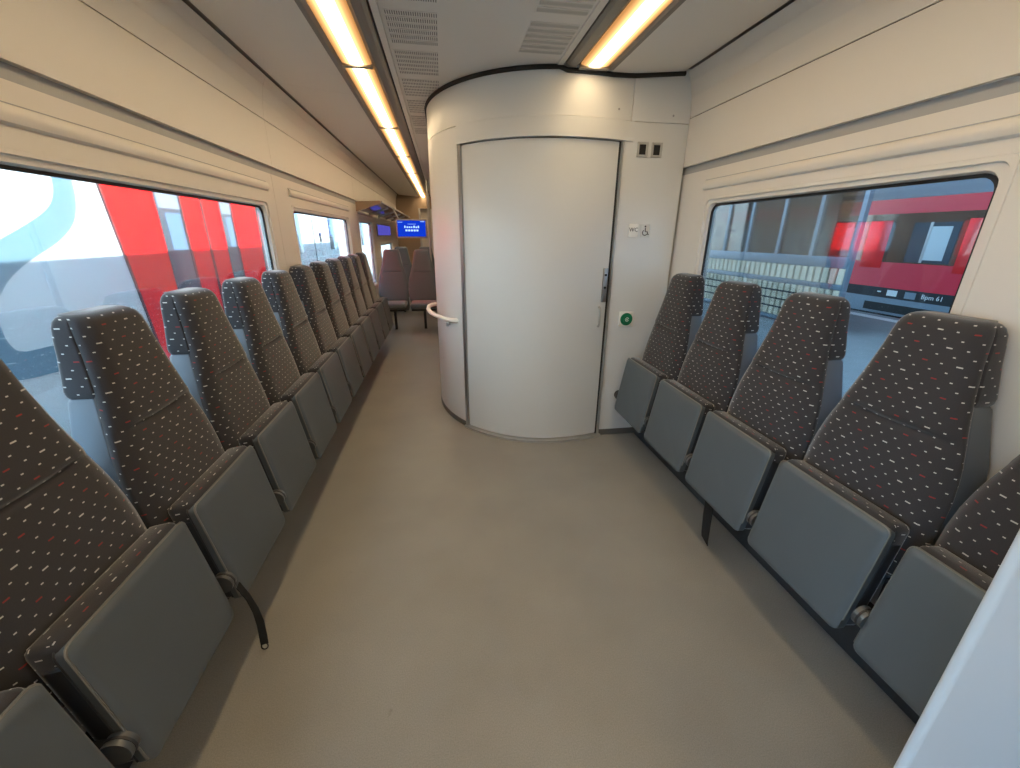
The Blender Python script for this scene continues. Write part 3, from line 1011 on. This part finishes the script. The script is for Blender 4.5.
# train on the far side of the platform
XR = 7.6
k7 = (XR + .231) / 7.231
def z7(z): return 1.49 + (z - 1.49) * k7
B = tag(empty('parked_train', (XR, 5.0, -.9)), 'dark red train with brown window band across the platform', 'train')
def bz(z): return z7(z) + .9
def by(y): return y * k7 - 5.0
box('body', (0, -16, bz(.72)), (2.8, 26, bz(1.99)), 'tred2', B)
box('roof', (.02, -16, bz(2.07)), (2.8, 26, bz(3.65)), 'troof', B, bev=.05)
box('upper_stripe', (-.004, -16, bz(1.86)), (.03, 26, bz(2.08)), 'tred2', B)
box('window_band', (-.008, -16, bz(1.12)), (.02, 26, bz(1.86)), 'twin2', B)
box('sole_bar', (-.004, -16, bz(.56)), (.3, 26, bz(.72)), 'tunder', B)
box('skirt', (.01, -16, bz(.30)), (.3, 26, bz(.56)), 'troof', B)
box('underframe_recess', (-.002, by(4.98), bz(.34)), (.02, by(6.15), bz(.47)), 'black', B)
box('underframe', (.2, -16, .1), (2.6, 26, bz(.36)), 'tunder', B)
for y0_, y1_ in ((6.06, 6.42), (4.62, 5.02), (6.98, 7.16)):
    d = box('door', (-.016, by(y0_), bz(1.02)), (.01, by(y1_), bz(1.76)), 'tdoor', B, bev=.004)
for y0_, y1_ in ((5.1, 5.72), (6.45, 6.88), (7.2, 7.6), (7.75, 8.45), (8.95, 10.1), (10.5, 11.6)):
    d = box('window', (-.013, by(y0_), bz(1.14)), (.01, by(y1_), bz(1.72)), 'twin', B)
    box('pane', (-.016, by(y0_) + .10, bz(1.18)), (-.008, by(y0_) + .10 + (by(y1_) - by(y0_)) * (.45 if y0_ < 6 else .72), bz(1.66)), 'twhite', d)  # pale colour stands in for bright daylight seen through the train
    box('mullion', (-.02, by((y0_ + y1_) / 2) + .05, bz(1.14)), (-.008, by((y0_ + y1_) / 2) + .09, bz(1.72)), 'alu', d)
MR = Matrix(((0, 0, -1, 0), (-1, 0, 0, 0), (0, 1, 0, 0), (0, 0, 0, 1)))
text_mesh('lettering', 'Bpm 61', .105, 'white', B, Matrix.Translation((-.007, by(5.15), bz(.645))) @ MR)
box('data_plate', (-.008, by(5.66), bz(.60)), (0, by(5.82), bz(.69)), 'white', B)
box('data_plate', (-.008, by(5.38), bz(.59)), (0, by(5.54), bz(.69)), 'troof', B)
box('data_plate', (-.008, by(5.92), bz(.64)), (0, by(5.98), bz(.66)), 'white', B)

# platform shelter
XS = 5.0
C_ = tag(empty('platform_shelter', (XS, 6.5, .25)), 'glazed platform shelter with beige slatted lower wall and metal posts', 'shelter')
ya, yb = 4.78 - 6.5, 9.2 - 6.5
for y in (4.78, 5.40, 6.05, 6.75, 7.35, 8.2, 9.2):
    box('post', (-.03, y - 6.5 - .03, 0), (.03, y - 6.5 + .03, 2.6), 'shmetal', C_)
for z0_, z1_ in ((.86, 1.0), (.58, .65), (.02, .08)):
    box('rail', (-.055, ya, z0_), (.04, yb, z1_), 'shmetal', C_, bev=.01)
box('rail', (-.04, ya, 2.05), (.04, yb, 2.13), 'shmetal', C_)
for y0_, y1_ in ((4.81, 5.37), (5.43, 6.02), (6.08, 6.72), (6.78, 7.32), (7.38, 8.17), (8.23, 9.17)):
    box('pane', (-.006, y0_ - 6.5, 1.0), (.006, y1_ - 6.5, 2.05), 'shglass', C_)
sl = None
y = ya + .01
while y < yb - .05:
    for z0_, z1_ in ((.655, .855),):
        if sl is None:
            sl = box('slat', (-.045, 0, .655), (-.02, .085, .855), 'slat', C_); o = sl
            sl2 = box('slat', (-.045, 0, .085), (-.02, .085, .575), 'slat', C_); o2 = sl2
        else:
            o = sl.copy(); COL.objects.link(o); o2 = sl2.copy(); COL.objects.link(o2)
        o.location.y = y; o2.location.y = y
    y += .118
box('backing', (-.018, ya, .08), (-.008, yb, .86), 'tunder', C_)
for z in (.20, .325, .45):
    box('wire', (-.056, ya, z), (-.044, yb, z + .022), 'tunder', C_)
box('shelter_roof', (-.1, ya - .1, 2.6), (.5, yb + .1, 2.66), 'shmetal', C_)
# unseen canopy added to keep the sun off the right windows and platform
C2 = struct(box('added_canopy', (1.7, -6, 4.25), (8.3, 30, 4.45), 'canopy_added'))
for y in (-4, 14, 24):
    box('added_column', (4.2, y, .25), (4.5, y + .3, 4.25), 'canopy_added', C2)
